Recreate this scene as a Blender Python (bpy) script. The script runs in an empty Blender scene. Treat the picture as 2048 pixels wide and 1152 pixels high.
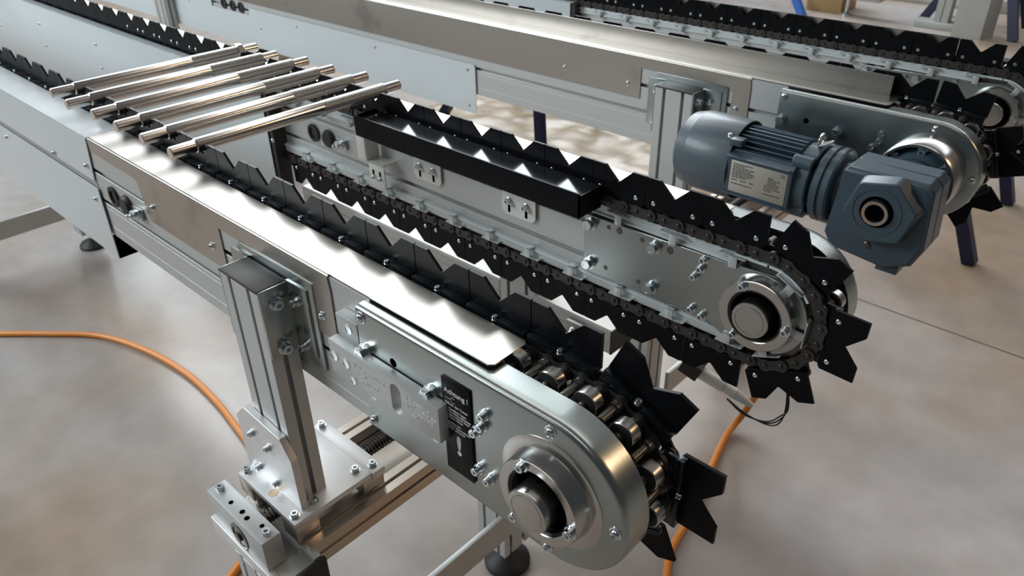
import bpy, bmesh, math, random
from mathutils import Vector, Matrix
random.seed(7)
R = math.radians
sc = bpy.context.scene
COL = sc.collection
PI = math.pi

# ------------------------------------------------------------------ camera
FL = -1.0                                   # floor level; z = 0 is the chain centre line
cd = bpy.data.cameras.new('camera'); cam = bpy.data.objects.new('camera', cd); COL.objects.link(cam)
yaw, pitch, roll = R(133.51485), R(-31.71859), R(-1.13602)
fw = Vector((math.cos(yaw)*math.cos(pitch), math.sin(yaw)*math.cos(pitch), math.sin(pitch)))
rt = fw.cross(Vector((0, 0, 1))).normalized(); up = rt.cross(fw)
rt2 = math.cos(roll)*rt + math.sin(roll)*up; up2 = -math.sin(roll)*rt + math.cos(roll)*up
m = Matrix((rt2, up2, -fw)).transposed().to_4x4(); m.translation = Vector((0, -.5472, .621))
cam.matrix_world = m
cd.sensor_width = 36; cd.lens = 1535.5/2048*36; cd.clip_start = .02; cd.clip_end = 200
cd.dof.use_dof = True; cd.dof.focus_distance = 1.0; cd.dof.aperture_fstop = 9
sc.camera = cam
# ------------------------------------------------------------------ light
w = bpy.data.worlds.new('world'); sc.world = w; w.use_nodes = True
w.node_tree.nodes['Background'].inputs[0].default_value = (.62, .66, .70, 1)
w.node_tree.nodes['Background'].inputs[1].default_value = .09
def area(name, loc, aim, sx, sy, power, col):
    l = bpy.data.lights.new(name, 'AREA'); l.shape = 'RECTANGLE'; l.size = sx; l.size_y = sy
    l.energy = power; l.color = col
    o = bpy.data.objects.new(name, l); COL.objects.link(o); o.location = loc
    o.rotation_euler = (Vector(aim)-Vector(loc)).to_track_quat('-Z', 'Y').to_euler()
    return o
area('daylight_window_band', (-9.0, 6.4, 5.2), (-1, .2, 0), 9.0, 5.0, 1300, (.90, .96, 1.0))
area('side_window_band', (-5.6, -3.3, 2.7), (-2.6, .2, -.2), 3.4, 1.8, 270, (.86, .94, 1.0))
area('ceiling_lamp_row', (-2.5, -2.2, 4.8), (-2.5, -2.2, 0), 8, .5, 60, (1.0, .96, .9))
area('ceiling_lamp_row', (-2.5, 2.2, 4.8), (-2.5, 2.2, 0), 8, .5, 55, (1.0, .96, .9))
area('ceiling_lamp_row', (-1.5, 7, 4.8), (-1.5, 7, 0), 9, .5, 200, (.97, .97, 1.0))
area('warm_lamp', (4.2, 3.6, 3.6), (-.3, .3, 0), .9, .9, 45, (1.0, .66, .38))
sc.view_settings.view_transform = 'Standard'; sc.view_settings.look = 'None'
sc.view_settings.gamma = 1; sc.view_settings.exposure = 0.0
sc.view_settings.use_curve_mapping = False

# ------------------------------------------------------------------ materials
MT = {}
def mat(name, col, rough=.4, metal=0., noise=0., nscale=8., bump=0., bscale=200., stretch=None, coat=0., spec=.5, rvar=0., col2=None, thr=(.4, .7), trans=0.):
    mm = bpy.data.materials.new(name); mm.use_nodes = True; nt = mm.node_tree; b = nt.nodes['Principled BSDF']
    b.inputs['Base Color'].default_value = (*col, 1); b.inputs['Roughness'].default_value = rough
    b.inputs['Metallic'].default_value = metal; b.inputs['Specular IOR Level'].default_value = spec
    if coat: b.inputs['Coat Weight'].default_value = coat; b.inputs['Coat Roughness'].default_value = .12
    if trans: b.inputs['Transmission Weight'].default_value = trans
    N = nt.nodes; L = nt.links
    tc = N.new('ShaderNodeTexCoord'); mp = N.new('ShaderNodeMapping')
    geo = N.new('ShaderNodeNewGeometry')
    L.new(geo.outputs['Position'], mp.inputs[0])
    if stretch: mp.inputs['Scale'].default_value = stretch
    if noise or col2 or rvar:
        n = N.new('ShaderNodeTexNoise'); n.inputs['Scale'].default_value = nscale; n.inputs['Detail'].default_value = 6
        L.new(mp.outputs[0], n.inputs['Vector'])
        if noise or col2:
            mr = N.new('ShaderNodeMapRange'); mr.inputs[1].default_value = thr[0]; mr.inputs[2].default_value = thr[1]
            L.new(n.outputs[0], mr.inputs[0])
            mx = N.new('ShaderNodeMix'); mx.data_type = 'RGBA'
            mx.inputs['A'].default_value = (*col, 1)
            c2 = col2 if col2 else tuple(c*(1-noise) for c in col)
            mx.inputs['B'].default_value = (*c2, 1)
            L.new(mr.outputs[0], mx.inputs['Factor']); L.new(mx.outputs['Result'], b.inputs['Base Color'])
        if rvar:
            m2 = N.new('ShaderNodeMapRange'); m2.inputs[1].default_value = .3; m2.inputs[2].default_value = .7
            m2.inputs[3].default_value = max(.02, rough-rvar); m2.inputs[4].default_value = rough+rvar
            L.new(n.outputs[0], m2.inputs[0]); L.new(m2.outputs[0], b.inputs['Roughness'])
    if bump:
        n2 = N.new('ShaderNodeTexNoise'); n2.inputs['Scale'].default_value = bscale; n2.inputs['Detail'].default_value = 3
        L.new(mp.outputs[0], n2.inputs['Vector'])
        bp = N.new('ShaderNodeBump'); bp.inputs['Strength'].default_value = bump; bp.inputs['Distance'].default_value = .001
        L.new(n2.outputs[0], bp.inputs['Height']); L.new(bp.outputs[0], b.inputs['Normal'])
    MT[name] = mm
    return mm
mat('alu', (.58, .60, .59), .48, .55, .03, 5, stretch=(.3, 1, 6))
mat('alu_bright', (.78, .78, .78), .48, .95, .06, 30, bump=.05, bscale=300)
mat('stainless', (.45, .425, .39), .33, 1., .22, 9, thr=(.60, .72))
mat('zinc', (.41, .45, .44), .27, 1., .08, 4, thr=(.3, .8))
mat('zinc_bolt', (.72, .77, .80), .2, 1.)
mat('steel', (.52, .51, .49), .26, 1., .06, 40)
mat('steel_dark', (.16, .15, .14), .33, .9, .2, 60)
mat('chrome', (.74, .70, .66), .20, 1., .05, 20)
mat('knurl', (.62, .60, .57), .30, 1., .1, 300)
mat('panel', (.62, .68, .70), .36, 0., .03, 3, coat=.4)
mat('white_sheet', (.78, .79, .74), .36, 0., .04, 5)
mat('black', (.006, .006, .007), .35, 0., .2, 60, spec=.12)
mat('carrier', (.006, .0065, .008), .36, 0., .25, 30, spec=.08)
mat('bracket', (.030, .038, .045), .28, .75, .2, 40)
mat('chain', (.066, .062, .058), .42, .6, .3, 90)
mat('cap', (.045, .042, .042), .5, 0., .1, 20, bump=.08, bscale=500)
mat('rubber', (.018, .017, .016), .55)
mat('motor', (.040, .070, .095), .42, 0., .10, 9, bump=.10, bscale=350, coat=.15)
mat('motor_cover', (.070, .100, .122), .40, 0., .06, 6, coat=.1)
mat('nameplate', (.50, .48, .42), .4, .6, .1, 20)
mat('ink', (.05, .05, .045), .6)
mat('white_ink', (.75, .75, .74), .5)
mat('engraved', (.85, .87, .88), .6)
mat('orange', (.75, .25, .025), .42)
mat('white_plastic', (.72, .70, .65), .45)
mat('navy', (.004, .006, .045), .4, 0., .1, 20)
mat('blue', (.02, .10, .36), .4)
mat('cardboard', (.42, .28, .13), .8, 0., .1, 20)
mat('frame_grey', (.42, .43, .41), .45, .4, .06, 6)
mat('film', (.36, .27, .17), .32, 0., .35, 6, bump=.3, bscale=40, spec=.5)
mat('bronze', (.42, .33, .22), .3, 1., .2, 60)
mat('axis_alu', (.66, .60, .53), .3, .95, .08, 10)
mat('hole', (.002, .002, .002), .9, spec=0.)
mat('slide_rail', (.66, .72, .72), .34, .15)
mat('clip', (.60, .64, .64), .32, .5)
mat('machined', (.56, .55, .53), .24, 1., .04, 40)
mat('joint', (.10, .085, .07), .7)
# floor: sealed concrete with darker and browner patches
fm = mat('floor', (.40, .385, .38), .27, 0., 0, 1.1, col2=(.325, .245, .18), thr=(.30, .68), rvar=.05, bump=.04, bscale=30, spec=.5)
nt = fm.node_tree; b = nt.nodes['Principled BSDF']
n3 = nt.nodes.new('ShaderNodeTexNoise'); n3.inputs['Scale'].default_value = 9; n3.inputs['Detail'].default_value = 8
g3 = nt.nodes.new('ShaderNodeNewGeometry'); nt.links.new(g3.outputs['Position'], n3.inputs['Vector'])
mr3 = nt.nodes.new('ShaderNodeMapRange'); mr3.inputs[1].default_value = .35; mr3.inputs[2].default_value = .7; mr3.inputs[3].default_value = 1.04; mr3.inputs[4].default_value = .88
nt.links.new(n3.outputs[0], mr3.inputs[0])
vm = nt.nodes.new('ShaderNodeVectorMath'); vm.operation = 'SCALE'
src = b.inputs['Base Color'].links[0].from_socket
nt.links.new(src, vm.inputs[0]); nt.links.new(mr3.outputs[0], vm.inputs['Scale']); nt.links.new(vm.outputs[0], b.inputs['Base Color'])

# ------------------------------------------------------------------ mesh builder
class MB:
    def __init__(s): s.v = []; s.f = []
    def add(s, vs, fs):
        o = len(s.v); s.v += [tuple(p) for p in vs]; s.f += [tuple(i+o for i in f) for f in fs]; return s
    def box(s, x0, x1, y0, y1, z0, z1, c=0):
        if c <= 0:
            return s.add([(x, y, z) for z in (z0, z1) for y in (y0, y1) for x in (x0, x1)],
                         [(0, 2, 3, 1), (4, 5, 7, 6), (0, 1, 5, 4), (2, 6, 7, 3), (0, 4, 6, 2), (1, 3, 7, 5)])
        bm = bmesh.new(); bmesh.ops.create_cube(bm, size=1)
        for v in bm.verts: v.co = ((x0+x1)/2+v.co.x*abs(x1-x0), (y0+y1)/2+v.co.y*abs(y1-y0), (z0+z1)/2+v.co.z*abs(z1-z0))
        bmesh.ops.bevel(bm, geom=bm.edges[:], offset=c, segments=2, affect='EDGES', profile=.5)
        bm.verts.index_update()
        s.add([v.co[:] for v in bm.verts], [[v.index for v in f.verts] for f in bm.faces]); bm.free(); return s
    def prism(s, poly, ax, h0, h1):
        # poly: 2-D points in the two remaining axes, in order (x,y),(x,z) or (y,z)
        def P(a, b_, h): return (h, a, b_) if ax == 'x' else (a, h, b_) if ax == 'y' else (a, b_, h)
        n = len(poly)
        return s.add([P(a, b_, h0) for a, b_ in poly]+[P(a, b_, h1) for a, b_ in poly],
                     [tuple(range(n)), tuple(range(2*n-1, n-1, -1))]+[(i, i+n, (i+1) % n+n, (i+1) % n) for i in range(n)])
    def lathe(s, prof, ax, c, n=24, hexin=None, arc=None):
        # prof [(r,h)], c centre in the other two axes; hexin: index set of rings made hexagonal
        def P(a, b_, h): return (h, a, b_) if ax == 'x' else (a, h, b_) if ax == 'y' else (a, b_, h)
        vs = []
        for k, (r, h) in enumerate(prof):
            for i in range(n):
                a = 2*PI*i/n; q = r
                if hexin and k in hexin: q = r*math.cos(PI/6)/math.cos((a % (PI/3))-PI/6)
                vs.append(P(c[0]+q*math.cos(a), c[1]+q*math.sin(a), h))
        fs = []
        for k in range(len(prof)-1):
            for i in range(n):
                j = (i+1) % n; fs.append((k*n+i, k*n+j, (k+1)*n+j, (k+1)*n+i))
        fs.append(tuple(range(n))); fs.append(tuple(range((len(prof)-1)*n, len(prof)*n)))
        return s.add(vs, fs)
    def ring(s, ro, ri, h0, h1, ax, c, n=32):
        def P(a, b_, h): return (h, a, b_) if ax == 'x' else (a, h, b_) if ax == 'y' else (a, b_, h)
        vs = []
        for r, h in ((ro, h0), (ro, h1), (ri, h1), (ri, h0)):
            for i in range(n): a = 2*PI*i/n; vs.append(P(c[0]+r*math.cos(a), c[1]+r*math.sin(a), h))
        fs = [(k*n+i, k*n+(i+1) % n, ((k+1) % 4)*n+(i+1) % n, ((k+1) % 4)*n+i) for k in range(4) for i in range(n)]
        return s.add(vs, fs)
    def tube(s, path, r, n=8, closed=False):
        path = [Vector(p) for p in path]; vs = []; fs = []; N = len(path)
        for i, p in enumerate(path):
            t = (path[(i+1) % N if closed else min(i+1, N-1)]-path[(i-1) % N if closed else max(i-1, 0)]).normalized()
            a = t.cross(Vector((0, 0, 1))); a = a if a.length > .05 else t.cross(Vector((1, 0, 0)))
            a.normalize(); b_ = t.cross(a)
            for k in range(n): g = 2*PI*k/n; vs.append(p+r*(math.cos(g)*a+math.sin(g)*b_))
        for i in range(N if closed else N-1):
            for k in range(n):
                j = (i+1) % N; fs.append((i*n+k, i*n+(k+1) % n, j*n+(k+1) % n, j*n+k))
        if not closed: fs += [tuple(range(n)), tuple(range((N-1)*n, N*n))]
        return s.add(vs, fs)
    def bar(s, p, q, wx, wy, upv=(0, 0, 1)):
        p = Vector(p); q = Vector(q); t = (q-p).normalized(); a = t.cross(Vector(upv))
        a = a.normalized() if a.length > .01 else Vector((1, 0, 0)); b_ = t.cross(a).normalized()
        vs = [o+sx*a*wx/2+sy*b_*wy/2 for o in (p, q) for sx, sy in ((-1, -1), (1, -1), (1, 1), (-1, 1))]
        return s.add(vs, [(0, 1, 2, 3), (7, 6, 5, 4)]+[(i, i+4, (i+1) % 4+4, (i+1) % 4) for i in range(4)])
    def map(s, fn): s.v = [fn(p) for p in s.v]; return s
    def mesh(s, name, mt, smooth=32, center=True):
        c = Vector((0, 0, 0))
        if center:
            c = Vector([(min(p[i] for p in s.v)+max(p[i] for p in s.v))/2 for i in range(3)])
        me = bpy.data.meshes.new(name); me.from_pydata([Vector(p)-c for p in s.v], [], s.f)
        bm = bmesh.new(); bm.from_mesh(me); bmesh.ops.recalc_face_normals(bm, faces=bm.faces); bm.to_mesh(me); bm.free()
        if smooth:
            me.shade_smooth(); me.set_sharp_from_angle(angle=R(smooth))
        me.materials.append(MT[mt]); return me, c
    def build(s, name, mt, parent=None, smooth=32, bev=0):
        me, c = s.mesh(name, mt, smooth)
        o = obj(name, me, parent, c)
        if bev:
            md = o.modifiers.new('bevel', 'BEVEL'); md.width = bev; md.segments = 2; md.limit_method = 'ANGLE'; md.angle_limit = R(40)
        return o
WL = {}
def obj(name, me, parent=None, loc=(0, 0, 0), rot=None, local=False):
    o = bpy.data.objects.new(name, me); COL.objects.link(o); loc = Vector(loc)
    if parent is not None:
        o.parent = parent
        o.location = loc if local else loc-WL.get(parent.name, Vector((0, 0, 0)))
    else: o.location = loc
    WL[o.name] = loc if not local else WL.get(parent.name, Vector((0, 0, 0)))+loc
    if rot: o.rotation_euler = rot
    return o
def thing(name, label, cat, loc=(0, 0, 0), group=None):
    o = obj(name, None, None, loc); o.empty_display_size = .05
    return tag(o, label, cat, group)
def tag(o, label=None, cat=None, group=None, kind=None):
    if label: o['label'] = label
    if cat: o['category'] = cat
    if group: o['group'] = group
    if kind: o['kind'] = kind
    return o
def new(): return MB()
NEG, POS, UPR, RIGHT = (PI/2, 0, 0), (-PI/2, 0, 0), (0, 0, 0), (0, PI/2, 0)
# fasteners, base at z = 0 pointing to +z
_F = {}
def fastener(kind, r):
    k = (kind, round(r, 4))
    if k in _F: return _F[k]
    b_ = new()
    if kind == 'cap':        # socket head cap screw on a washer
        b_.lathe([(r*1.35, 0), (r*1.35, r*.25), (r, r*.25), (r, r*1.25), (r*.9, r*1.35), (r*.56, r*1.35), (r*.56, r*.75)], 'z', (0, 0), 18, {5, 6})
    elif kind == 'cap_tall':
        b_.lathe([(r*1.3, 0), (r*1.3, r*.3), (r*1.1, r*.3), (r*1.1, r*.6), (r, r*.6), (r, r*1.55), (r*.9, r*1.65), (r*.56, r*1.65), (r*.56, r*1.1)], 'z', (0, 0), 18, {7, 8})
    elif kind == 'button':
        b_.lathe([(r*1.25, 0), (r*1.25, r*.15), (r, r*.2), (r*.9, r*.55), (r*.65, r*.8), (r*.5, r*.85), (r*.5, r*.4)], 'z', (0, 0), 18, {5, 6})
    elif kind == 'flat':
        b_.lathe([(r, 0), (r, r*.08), (r*.85, r*.1), (r*.8, r*.02), (r*.5, r*.02), (r*.45, -r*.2)], 'z', (0, 0), 18, {4, 5})
    elif kind == 'rivet':
        b_.lathe([(r, 0), (r, r*.25), (r*.8, r*.42), (r*.45, r*.45), (r*.4, r*.15)], 'z', (0, 0), 12)
    elif kind == 'hex':
        b_.lathe([(r*1.2, 0), (r*1.2, r*.28), (r*1.02, r*.28), (r*1.02, r*.5)], 'z', (0, 0), 24)
        b_.lathe([(r*1.0, r*.5), (r*1.0, r*1.25), (r*.86, r*1.36), (r*.5, r*1.36), (r*.46, r*1.31)], 'z', (0, 0), 24, {0, 1})
    elif kind == 'washer_nut':
        b_.lathe([(r*1.0, 0), (r*1.0, r*.9), (r*.86, r), (r*.55, r), (r*.5, r*.8)], 'z', (0, 0), 24, {0, 1})
        b_.lathe([(r*.5, r*.8), (r*.5, r*1.9), (r*.4, r*2)], 'z', (0, 0), 12)
    me, _ = b_.mesh(kind+'_screw', 'zinc_bolt', 30, center=False)
    _F[k] = me; return me
def bolt(parent, kind, r, loc, rot, name='bolt'): return obj(name, fastener(kind, r), parent, loc, rot)
def text(parent, s, size, origin, xdir, updir, mt, name='lettering', ex=.0003, bold=0, align='LEFT'):
    cu = bpy.data.curves.new('t', 'FONT'); cu.body = s; cu.size = size; cu.extrude = ex; cu.offset = bold; cu.resolution_u = 2; cu.align_x = align
    cu.space_line = .95
    t = bpy.data.objects.new('t', cu); COL.objects.link(t); dg = bpy.context.evaluated_depsgraph_get()
    me = bpy.data.meshes.new_from_object(t.evaluated_get(dg)); bpy.data.objects.remove(t)
    xd = Vector(xdir); ud = Vector(updir); nd = xd.cross(ud)
    mx = Matrix((xd, ud, nd)).transposed()
    for v in me.vertices: v.co = mx @ v.co
    me.materials.clear(); me.materials.append(MT[mt])
    return obj(name, me, parent, origin)
def slot_poly(w_, d, nw, nd, sw=.008, sd=.009, c=(0, 0)):
    def side(L_, n):
        pts = []; seg = L_/n if n else L_
        for i in range(n):
            m_ = seg*(i+.5); pts += [(m_-sw/2, 0), (m_-sw/2, .003), (m_-sw*.9, .004), (m_-sw*.9, sd), (m_+sw*.9, sd), (m_+sw*.9, .004), (m_+sw/2, .003), (m_+sw/2, 0)]
        return pts
    out = []
    for (ox, oy), (dx, dy), L_, n in (((-w_/2, -d/2), (1, 0), w_, nw), ((w_/2, -d/2), (0, 1), d, nd), ((w_/2, d/2), (-1, 0), w_, nw), ((-w_/2, d/2), (0, -1), d, nd)):
        for a, q in [(0, 0)]+side(L_, n): out.append((c[0]+ox+dx*a-dy*q, c[1]+oy+dy*a+dx*q))
    return out

# ------------------------------------------------------------------ setting
fl = new(); fl.add([(-16, -8, FL), (9, -8, FL), (9, 20, FL), (-16, 20, FL), (-16, -8, FL-.1), (9, -8, FL-.1), (9, 20, FL-.1), (-16, 20, FL-.1)],
   [(0, 1, 2, 3), (7, 6, 5, 4), (0, 4, 5, 1), (1, 5, 6, 2), (2, 6, 7, 3), (3, 7, 4, 0)])
floor = tag(fl.build('floor', 'floor', smooth=0), 'polished grey brown concrete hall floor under the conveyors', kind='structure')
for y_ in (2.18, -2.6, 7.9):
    new().box(-16, 9, y_-.004, y_+.004, FL-.002, FL+.0006).build('floor_joint', 'joint', floor, 0)
for x_ in (-5.4, 2.2):
    new().box(x_-.004, x_+.004, -8, 20, FL-.002, FL+.0006).build('floor_joint', 'joint', floor, 0)

# ------------------------------------------------------------------ conveyor strands
X0 = -.377; RP = .0892; PITCH = .0254; CP = .1016; XL = -4.7
ARC = PI*RP
def on_loop(s_):
    if s_ < 0: return X0+s_, RP, 0.
    if s_ < ARC: t = s_/RP; return X0+RP*math.sin(t), RP*math.cos(t), t
    return X0-(s_-ARC), -RP, PI

def carrier_meshes(sg):
    U = lambda p: (p[0], sg*p[1], p[2])
    h = .0499
    poly = [(-h, .0135), (-h+.005, .0100), (h-.005, .0100), (h, .0135), (h, .0612), (.0258, .0612), (.0012, .0386), (-.0012, .0386), (-.0258, .0612), (-h, .0612)]
    pl = new().prism(poly, 'y', -.0045, -.0002).map(U).mesh('carrier', 'carrier', 25, False)[0]
    b_ = new()
    for a, c in ((-h+.0008, -.0065), (.0065, h-.0008)):
        b_.box(a, c, 0, .0105, .0115, .0190, .0007)
    b_.box(-h+.0008, h-.0008, .0045, .0095, -.004, .0115, .0006)
    b_.box(-.0065, .0065, 0, .0055, .0115, .0180)
    br = b_.map(U).mesh('bracket', 'bracket', 25, False)[0]
    c_ = new(); c_.box(-.019, .019, -.012, .004, -.0165, -.0145, .0004); c_.box(-.006, .007, -.0125, -.0105, -.034, -.0145, .0004)
    c_.box(-.006, .007, -.0125, .002, -.034, -.032, .0004); c_.prism([(-.027, -.0185), (-.019, -.0165), (-.019, -.0145), (-.024, -.0145)], 'y', -.011, .002)
    cl = c_.map(U).mesh('guide_clip', 'clip', 25, False)[0]
    k_ = new()                                  # two shallow round holes with pale rims on the bracket web
    for t in (-.031, .031): k_.ring(.0035, .0022, .0094, .0099, 'y', (t, .004), 12)
    ey = k_.map(U).mesh('eyelet', 'steel', 25, False)[0]
    return pl, br, cl, ey
def link_mesh(outer, sg):
    U = lambda p: (p[0], sg*p[1], p[2])
    r = .0102 if outer else .0104; wst = .0078 if outer else .0074; hp = PITCH/2; pts = []
    for sx in (1, -1):
        for i in range(9):
            a = (-PI/2+PI*i/8)+(0 if sx > 0 else PI)
            pts.append((sx*hp+r*math.cos(a), r*math.sin(a)))
        pts += [(sx*.005, sx*wst)] if True else []
        pts += [(-sx*.005, sx*wst)]
    b_ = new()
    for u0, u1 in (((-.0068, -.0040), (.0150, .0178)) if outer else ((-.0038, -.0010), (.0120, .0148))):
        b_.prism(pts, 'y', u0, u1)
    if outer:
        for sx in (1, -1): b_.lathe([(.0040, -.0068), (.0040, -.0084), (.0030, -.0092)], 'y', (sx*hp, 0), 12)
    else:
        for sx in (1, -1): b_.lathe([(.0078, -.001), (.0078, .012)], 'y', (sx*hp, 0), 12)
    return b_.map(U).mesh('link', 'chain', 30, False)[0]
def pin_mesh(sg):
    U = lambda p: (p[0], sg*p[1], p[2]); b_ = new()
    b_.lathe([(.0052, .0100), (.0052, .0115), (.0078, .0115), (.0084, .0125), (.0084, .0165), (.0077, .0170), (.0084, .0175), (.0084, .0215), (.0077, .022), (.0082, .0225), (.0082, .0265), (.0055, .0275), (.0055, .0495), (.0045, .0505)], 'y', (0, 0), 18)
    return b_.map(U).mesh('chain_pin', 'steel_dark', 30, False)[0]
def roller_meshes(sg):
    U = lambda p: (p[0], sg*p[1], p[2])
    a = new().lathe([(.0065, .0300), (.0148, .0290), (.0158, .0302), (.0158, .0430), (.0148, .0442), (.0140, .0442), (.0136, .0432), (.0065, .0440)], 'y', (0, 0), 26).map(U).mesh('roller', 'steel', 30, False)[0]
    c = new().lathe([(.0138, .0430), (.0138, .0448), (.0080, .0456), (.0050, .0456)], 'y', (0, 0), 20).map(U).mesh('seal', 'rubber', 30, False)[0]
    return a, c
CM = {s_: (carrier_meshes(s_), link_mesh(True, s_), link_mesh(False, s_), pin_mesh(s_), roller_meshes(s_)) for s_ in (-1, 1)}

def chain(Y0, sg, label, s0, s1, up0, phase, clips, links, pins, rollers, lowclip=-.024):
    """carriers at s = phase + n*CP between s0 and s1; links between the given limits"""
    (pl, br, cl, ey), lo, li, pn, (ro, se) = CM[sg]
    root = thing('carrier_chain', label, 'chain', (X0, Y0, 0))
    face = NEG if sg > 0 else POS                 # the riveted side is the inner one
    n0 = math.ceil((s0-phase)/CP); n1 = math.floor((s1-phase)/CP)
    for n in range(n0, n1+1):
        s_ = phase+n*CP; x, z, t = on_loop(s_)
        k = .0028 if 0 < s_ < ARC else 0.
        c = obj('carrier', pl, root, (x-k*math.sin(t), Y0, z-k*math.cos(t)), (0, t, 0))
        obj('bracket', br, c, (0, 0, 0), local=True)
        if abs(x) < 2.4:
            obj('eyelet', ey, c, (0, 0, 0), local=True)
            for tx in (-.0345, .0345): obj('rivet', fastener('rivet', .0040), c, (tx, sg*-.0045, .0215), face, local=True)
            obj('screw', fastener('cap', .0040), c, (0, sg*.0082, .0165), None, local=True)
            if clips: obj('guide_clip', cl, c, (.008 if s_ < ARC else lowclip, 0, 0), local=True)
    k0 = math.ceil(links[0]/PITCH); k1 = math.floor(links[1]/PITCH)
    off = phase % PITCH
    for k in range(k0, k1+1):
        s_ = k*PITCH+off
        x, z, t = on_loop(s_)
        kk = RP*(1-math.cos(PI/22)) if 0 < s_ < ARC else 0.
        obj('link', lo if k % 2 else li, root, (x-kk*math.sin(t), Y0, z-kk*math.cos(t)), (0, t, 0))
        sp = s_+PITCH/2; x, z, t = on_loop(sp)
        if pins[0] <= s_ <= pins[1]:
            obj('chain_pin', pn, root, (x, Y0, z), (0, t, 0))
            if k % 2 and rollers:
                r_ = obj('roller', ro, root, (x, Y0, z), (0, t, 0)); obj('seal', se, r_, (0, 0, 0), local=True)
    return root

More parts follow.
